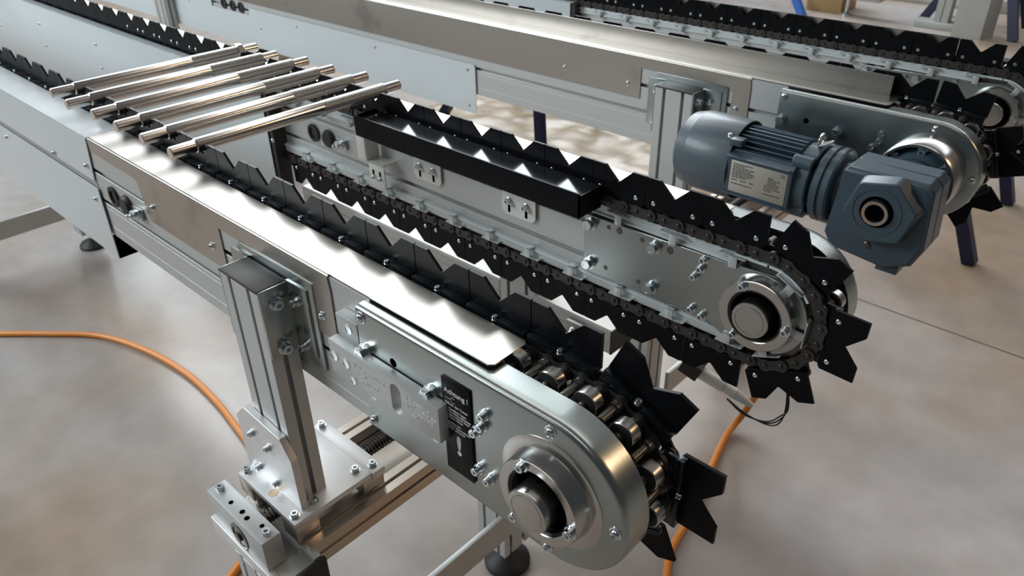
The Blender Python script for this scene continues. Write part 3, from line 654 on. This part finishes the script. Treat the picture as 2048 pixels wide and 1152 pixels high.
# gear case
def tapered(mb, poly0, y0, poly1, y1):
    n = len(poly0)
    return mb.add([(a, y0, b_) for a, b_ in poly0]+[(a, y1, b_) for a, b_ in poly1], [tuple(range(n)), tuple(range(2*n-1, n-1, -1))]+[(i, i+n, (i+1) % n+n, (i+1) % n) for i in range(n)])
c0 = [(-.458, .052), (-.318, .052), (-.304, .038), (-.296, -.060), (-.310, -.098), (-.352, -.116), (-.455, -.104), (-.470, -.080)]
c1 = [(-.452, .060), (-.312, .060), (-.299, .046), (-.291, -.064), (-.305, -.102), (-.350, -.121), (-.452, -.110), (-.468, -.084)]
case = gp_('gear_case', tapered(new(), c0, .832, c1, .840), bev=.003)
cs = new(); tapered(cs, c1, .840, c1, .880); tapered(cs, c1, .8825, c1, .925); tapered(cs, c0, .879, c0, .884)
gp_('gear_case_half', cs, bev=.002)
hx6 = lambda r, ph: [(X0+.006+r*math.cos(R(ph+60*i)), -.004+r*math.sin(R(ph+60*i))) for i in range(6)]
def hexr(r, rr):                                   # hexagon with rounded corners
    o_ = []
    for i in range(6):
        a = R(12+60*i); c = (X0+.004+(r-rr)*math.cos(a), -.002+(r-rr)*math.sin(a))
        for d in (-30, -15, 0, 15, 30): o_.append((c[0]+rr*math.cos(a+R(d)), c[1]+rr*math.sin(a+R(d))))
    return o_
hb = new(); tapered(hb, hexr(.070, .012), .8345, hexr(.063, .010), .806); hb2 = gp_('output_cover', hb, bev=.002)
gp_('bearing_rim', new().ring(.0435, .0425, .8045, .8065, 'y', (X0, -.001), 40), 'motor_cover')
gp_('hollow_shaft', new().ring(.0235, .0170, .7985, .8120, 'y', (X0, -.001), 32).ring(.030, .0238, .8060, .8068, 'y', (X0, -.001), 32), 'steel_dark')
gp_('shaft_ring', new().ring(.0232, .0175, .7970, .7990, 'y', (X0, -.001), 32), 'steel')
gp_('shaft_bore', new().lathe([(.0172, .8050), (.0172, .8056)], 'y', (X0, -.001), 28), 'hole')
gp_('drain_plug', new().lathe([(.006, .8320), (.006, .8285), (.0045, .8275)], 'y', (-.386, -.080), 12), 'steel_dark')
gp_('case_foot', new().box(-.365, -.325, .842, .885, -.130, -.112, .002))
# input neck, clamping ring and motor
XR = -.452
gp_('input_neck', new().lathe([(.050, XR), (.050, -.468), (.056, -.478), (.050, -.482), (.044, -.505)], 'x', (AY, AZ), 36))
gp_('adapter_flange', new().lathe([(.050, -.472), (.072, -.476), (.0755, -.480), (.0755, -.490), (.071, -.492), (.071, -.495), (.0755, -.497), (.0755, -.508), (.071, -.512), (.052, -.515), (.052, -.524)], 'x', (AY, AZ), 44), smooth=30)
mf = gp_('motor_flange', new().prism([(AY+.072*math.cos(R(a)), AZ+.072*math.sin(R(a))) for a in range(0, 360, 10)], 'x', -.552, -.520), bev=.003)
for a in (45, 135, 225, 315):
    q = Vector((0, math.cos(R(a)), math.sin(R(a))))*.068
    gp_('flange_lug', new().lathe([(.0145, -.520), (.0145, -.560)], 'x', (AY+q.y, AZ+q.z), 18), bev=.002)
body = gp_('motor_body', new().lathe([(.062, -.545), (.062, -.700)], 'x', (AY, AZ), 48))
fi = new()
me_f = None
for a in range(0, 360, 9):
    if 150 < a < 212: continue                       # nameplate side
    ca, sa = math.cos(R(a)), math.sin(R(a)); ht = .0775 if a % 45 else .0785
    f_ = new(); f_.box(-.690, -.553, .058, ht, -.0012, .0012)
    f_.map(lambda p: (p[0], AY+p[1]*ca-p[2]*sa, AZ+p[1]*sa+p[2]*ca))
    f_.build('cooling_fin', 'motor', body)
gp_('plate_seat', new().prism([(AY-.0800, -.056), (AY-.0500, -.064), (AY-.050, .036), (AY-.0800, .026)], 'x', -.687, -.545), bev=.002)
gp_('seat_ledge', new().box(-.687, -.550, AY-.0850, AY-.0790, .0235, .0270, .001)); gp_('seat_ledge', new().box(-.687, -.550, AY-.0850, AY-.0790, -.0560, -.0520, .001))
for x in (-.660,): gp_('boss', new().box(-.690, -.664, AY-.070, AY-.045, .042, .056, .002))
np_ = gp_('name_plate', new().box(-.6740, -.5530, AY-.0812, AY-.0800, -.0480, .0185, .0003), 'nameplate')
random.seed(3)
ln = new()
for k, (xa, z, L_) in enumerate([(-.669, .0125, .043), (-.669, .0085, .028), (-.669, .0045, .046), (-.669, .0005, .040), (-.669, -.0035, .048), (-.669, -.0075, .046), (-.669, -.0115, .040), (-.669, -.0155, .030), (-.669, -.0215, .012), (-.650, -.0215, .014), (-.630, -.0215, .010), (-.669, -.0300, .046),
        (-.592, .0010, .012), (-.592, -.0030, .026), (-.592, -.0075, .018), (-.592, -.0120, .024), (-.598, -.0165, .030), (-.598, -.0215, .034), (-.598, -.0265, .016), (-.598, -.0340, .036)]):
    x = xa
    while x < xa+L_:
        w_ = random.uniform(.003, .008); ln.box(x, min(x+w_, xa+L_), AY-.08145, AY-.0812, z-.0011, z+.0011); x += w_+.0012
tag(ln.build('print_lines', 'ink', np_), kind='stuff')
text(np_, 'CE', .0085, (-.5685, AY-.0814, .0085), (1, 0, 0), (0, 0, 1), 'ink')
for x, z in ((-.670, -.0125), (-.557, -.0170)): bolt(np_, 'rivet', .0012, (x, AY-.0812, z), NEG, 'rivet')
fc = new(); oc = lambda r: [(AY+r*math.cos(R(q))*(1 if q % 45 else .985), AZ+r*math.sin(R(q))*(1 if q % 45 else .985)) for q in range(0, 360, 9)]
fcp = [(.076, -.684), (.0845, -.684), (.0850, -.687), (.0850, -.782), (.0842, -.784), (.0842, -.786), (.0835, -.788), (.0770, -.812), (.066, -.821), (.045, -.824), (.002, -.825)]
fc.lathe(fcp, 'x', (AY, AZ), 48)
gp_('fan_cover', fc, 'motor_cover', smooth=28)
gp_('cover_gap_shade', new().lathe([(.070, -.6845), (.0815, -.6832)], 'x', (AY, AZ), 40), 'hole')  # black disc added as the shade between fan cover and motor body
bolt(gm, 'button', .0045, (-.700, AY-.052, AZ+.0672), (R(38), 0, 0), 'screw')
ey = gp_('lifting_eye', new().tube([(-.530, AY-.005+.012*math.cos(a), AZ+.084+.012*math.sin(a)) for a in [2*PI*i/24 for i in range(24)]], .0035, 8, True), 'steel')
gp_('white_ring', new().tube([(-.520+.013*math.cos(a), AY-.010+.010*math.sin(a), AZ+.082+.007*math.cos(a)) for a in [2*PI*i/24 for i in range(24)]], .0016, 6, True), 'white_plastic')
gp_('terminal_box', new().box(-.665, -.570, AY+.055, AY+.100, AZ-.045, AZ+.045, .004))

# ------------------------------------------------------------------ hoses and cables
def bez(pts, n=14):
    out = []; pts = [Vector(p) for p in pts]
    P_ = [2*pts[0]-pts[1]]+pts+[2*pts[-1]-pts[-2]]
    for i in range(1, len(P_)-2):
        for k in range(n):
            t = k/n; a, b_, c, d = P_[i-1:i+3]
            out.append(.5*((2*b_)+(c-a)*t+(2*a-5*b_+4*c-d)*t*t+(3*b_-a-3*c+d)*t**3))
    return out+[pts[-1]]
hz = FL+.0105
o = new().tube(bez([(-4.2, -1.3, hz), (-3.40, -.52, hz), (-3.001, -0.151, hz), (-2.859, -0.025, hz), (-2.705, 0.094, hz), (-2.494, 0.166, hz), (-2.261, 0.199, hz), (-2.049, 0.194, hz), (-1.890, 0.174, hz), (-1.750, 0.152, hz), (-1.609, 0.115, hz), (-1.497, 0.066, hz), (-1.416, -0.020, hz), (-1.397, -0.107, hz), (-1.30, -.28, hz), (-1.1, -.6, hz)]), .0102, 10).build('air_hose', 'orange')
tag(o, 'orange hose curving across the floor at the left, behind the slotted post', 'hose')
o = new().tube(bez([(-.20, .20, hz), (-.45, .42, hz), (-.600, .630, hz), (-.640, .780, hz), (-.680, .945, hz), (-.728, 1.14, hz), (-.715, 1.22, -.93), (-.635, 1.13, -.70), (-.535, .88, -.42), (-.49, .70, -.25), (-.47, .60, -.14), (-.47, .56, -.09)]), .0102, 10).build('air_hose', 'orange')
tag(o, 'orange hose rising from the floor at bottom right to the second conveyor beam', 'hose')
cn = thing('cable_connector', 'white cable connector with black plug and loose black wires hanging under second beam', 'connector', (-.47, .47, -.23))
def cyl(p, q, r0, r1, n=14):
    p = Vector(p); q = Vector(q); t = (q-p).normalized(); a = t.cross(Vector((0, 0, 1))).normalized(); b_ = t.cross(a)
    vs = [o_+r*(math.cos(2*PI*k/n)*a+math.sin(2*PI*k/n)*b_) for o_, r in ((p, r0), (q, r1)) for k in range(n)]
    return vs, [tuple(range(n)), tuple(range(2*n-1, n-1, -1))]+[(i, (i+1) % n, (i+1) % n+n, i+n) for i in range(n)]
new().add(*cyl((-.500, .455, -.222), (-.455, .463, -.235), .0115, .0115)).add(*cyl((-.455, .463, -.235), (-.432, .466, -.242), .0098, .0098)).add(*cyl((-.432, .466, -.242), (-.400, .470, -.254), .0095, .0045)).build('connector_body', 'white_plastic', cn)
new().bar((-.530, .450, -.210), (-.497, .456, -.223), .026, .030).build('plug', 'rubber', cn)
for k in range(3):
    w0 = (-.440-.002*k, .452+.004*k, -.248-.004*k)
    new().tube(bez([w0, (-.405, .452, -.260-.002*k), (-.365, .452, -.262+.003*k), (-.345, .455, -.250+.008*k), (-.342+.002*k, .462, -.215), (-.36, .48, -.15)]), .0013, 6).build('wire', 'rubber', cn)
for k in range(2):
    new().tube(bez([(-.528+.008*k, .450, -.200), (-.520+.01*k, .462, -.16), (-.53, .47, -.11)]), .0022, 6).build('wire', 'rubber', cn)

# ------------------------------------------------------------------ background
tre = thing('trestle', 'dark blue steel trestle with splayed legs behind the gear motor', 'trestle', (-.83, 3.1, FL))
for y in (2.75, 3.47):
    for d, s_ in ((1, 0), (-1, 1)):
        xf = -.51-.04*(y > 3) if s_ == 0 else -1.10
        new().bar((xf, y, FL+.002), (-.74 if s_ == 0 else -.87, y, -.45), .05, .05, (0, 1, 0)).build('leg', 'navy', tre)
new().bar((-.805, 2.70, -.44), (-.805, 3.52, -.44), .06, .05).build('top_bar', 'navy', tre)
tre = thing('trestle', 'dark blue trestle leg seen below the gear motor conveyor left of the slotted post', 'trestle', (-3.0, 2.8, FL))
for p, q in (((-2.72, 2.58, FL), (-3.02, 2.86, -.20)), ((-3.55, 2.58, FL), (-3.09, 2.86, -.20)), ((-2.72, 3.25, FL), (-3.02, 2.95, -.20)), ((-3.55, 3.25, FL), (-3.09, 2.95, -.20))):
    new().bar(p, q, .05, .05, (0, 1, 0)).build('leg', 'navy', tre)
new().bar((-3.1, 2.9, -.19), (-2.98, 2.9, -.19), .12, .05).build('top_bar', 'navy', tre)
tre = thing('trestle', 'dark blue trestle among grey machine frames at the top right corner', 'trestle', (-1.8, 6.9, FL))
for p, q in (((-2.15, 7.05, FL), (-1.70, 7.05, -.15)), ((-1.35, 6.75, FL), (-1.62, 6.9, -.15)), ((-1.38, 7.3, FL), (-1.62, 7.1, -.15)), ((-2.1, 7.4, FL), (-1.7, 7.1, -.15))): new().bar(p, q, .07, .06, (0, 1, 0)).build('leg', 'navy', tre)
new().bar((-1.66, 6.85, -.12), (-1.66, 7.3, -.12), .08, .06).build('top_bar', 'navy', tre)
tre = thing('trestle', 'bright blue slanted trestle strut at the top edge beside the cardboard box', 'trestle', (-3.3, 6.8, FL))
new().bar((-3.02, 6.55, FL), (-3.75, 7.0, -.25), .06, .06, (0, 1, 0)).build('leg', 'blue', tre)
new().bar((-4.30, 6.55, FL), (-3.80, 7.0, -.25), .06, .06, (0, 1, 0)).build('leg', 'navy', tre)
new().bar((-3.9, 7.0, -.24), (-3.65, 7.0, -.24), .10, .06).build('top_bar', 'navy', tre)
bx_ = tag(new().box(-3.13, -2.80, 6.85, 7.20, FL, FL+.24, .004).build('cardboard_box', 'cardboard'), 'brown cardboard box on the floor at the top edge', 'box')
new().box(-3.13, -2.80, 7.0, 7.05, FL+.24, FL+.2405).build('tape', 'white_plastic', bx_)
fr = thing('machine_frame', 'grey machine frame foot and post standing on the floor at the top right', 'frame', (-1.95, 6.9, FL))
new().box(-2.13, -1.70, 6.78, 6.92, FL, FL+.06, .004).build('base', 'frame_grey', fr)
new().prism(slot_poly(.11, .11, 1, 1, .01, .012, (-1.93, 6.85)), 'z', FL+.06, .6).build('post', 'frame_grey', fr)
fr = thing('machine_frame', 'wide grey machine frame column between the blue trestle legs at top right', 'frame', (-1.65, 6.6, FL))
new().prism([(-1.78, 6.62), (-1.56, 6.62), (-1.50, 6.74), (-1.78, 6.74)], 'z', FL, .6).build('column', 'frame_grey', fr)
new().box(-1.80, -1.30, 6.55, 6.60, -.40, -.20, .004).build('crossmember', 'frame_grey', fr)
new().tube(bez([(-1.75, 6.5, -.40), (-1.60, 6.48, -.46), (-1.45, 6.5, -.47), (-1.36, 6.52, -.44)]), .015, 8).build('grab_bar', 'zinc_bolt', fr)
fr = thing('machine_frame', 'grey machine leg with levelling foot at the top edge, right of the cardboard box', 'frame', (-2.75, 6.85, FL))
new().box(-2.80, -2.70, 6.80, 6.90, FL+.17, .4, .003).box(-2.79, -2.45, 6.78, 6.92, FL+.15, FL+.25, .004).build('leg', 'frame_grey', fr)
new().lathe([(.05, FL), (.05, FL+.015), (.012, FL+.035), (.012, FL+.16)], 'z', (-2.75, 6.85), 18).build('foot', 'zinc_bolt', fr)
fr = thing('floor_platform', 'low grey platform with straight rails across the top edge', 'platform', (-2.2, 8.3, FL))
new().box(-3.4, -.4, 7.75, 8.9, FL, FL+.05, .004).build('deck', 'frame_grey', fr)
for y in (7.75, 8.2): new().box(-3.4, -.4, y, y+.05, FL+.05, FL+.11, .004).build('rail', 'alu', fr)
# crumpled protective film on the floor
fmv = []; fmf = []; nx, ny = 46, 26
from mathutils import noise as mnoise
for j in range(ny+1):
    for i in range(nx+1):
        x = -3.75+2.15*i/nx; y = 2.38+.85*j/ny
        e_ = min(i, nx-i, j, ny-j)
        h = abs(mnoise.noise(Vector((x*5, y*5, 3))))*.022+abs(mnoise.noise(Vector((x*17, y*17, 9))))*.016
        fmv.append((x+.03*mnoise.noise(Vector((x*3, y*3, 1))), y+.05*mnoise.noise(Vector((x*3, y*3, 5))), FL+.003+h*min(1, e_/2)))
for j in range(ny):
    for i in range(nx): a = j*(nx+1)+i; fmf.append((a, a+1, a+nx+2, a+nx+1))
flm = new().add(fmv, fmf).build('plastic_film', 'film', None, 60)
md = flm.modifiers.new('thickness', 'SOLIDIFY'); md.thickness = .0015
tag(flm, 'crumpled brownish plastic film lying on the floor below the third beam', 'film')
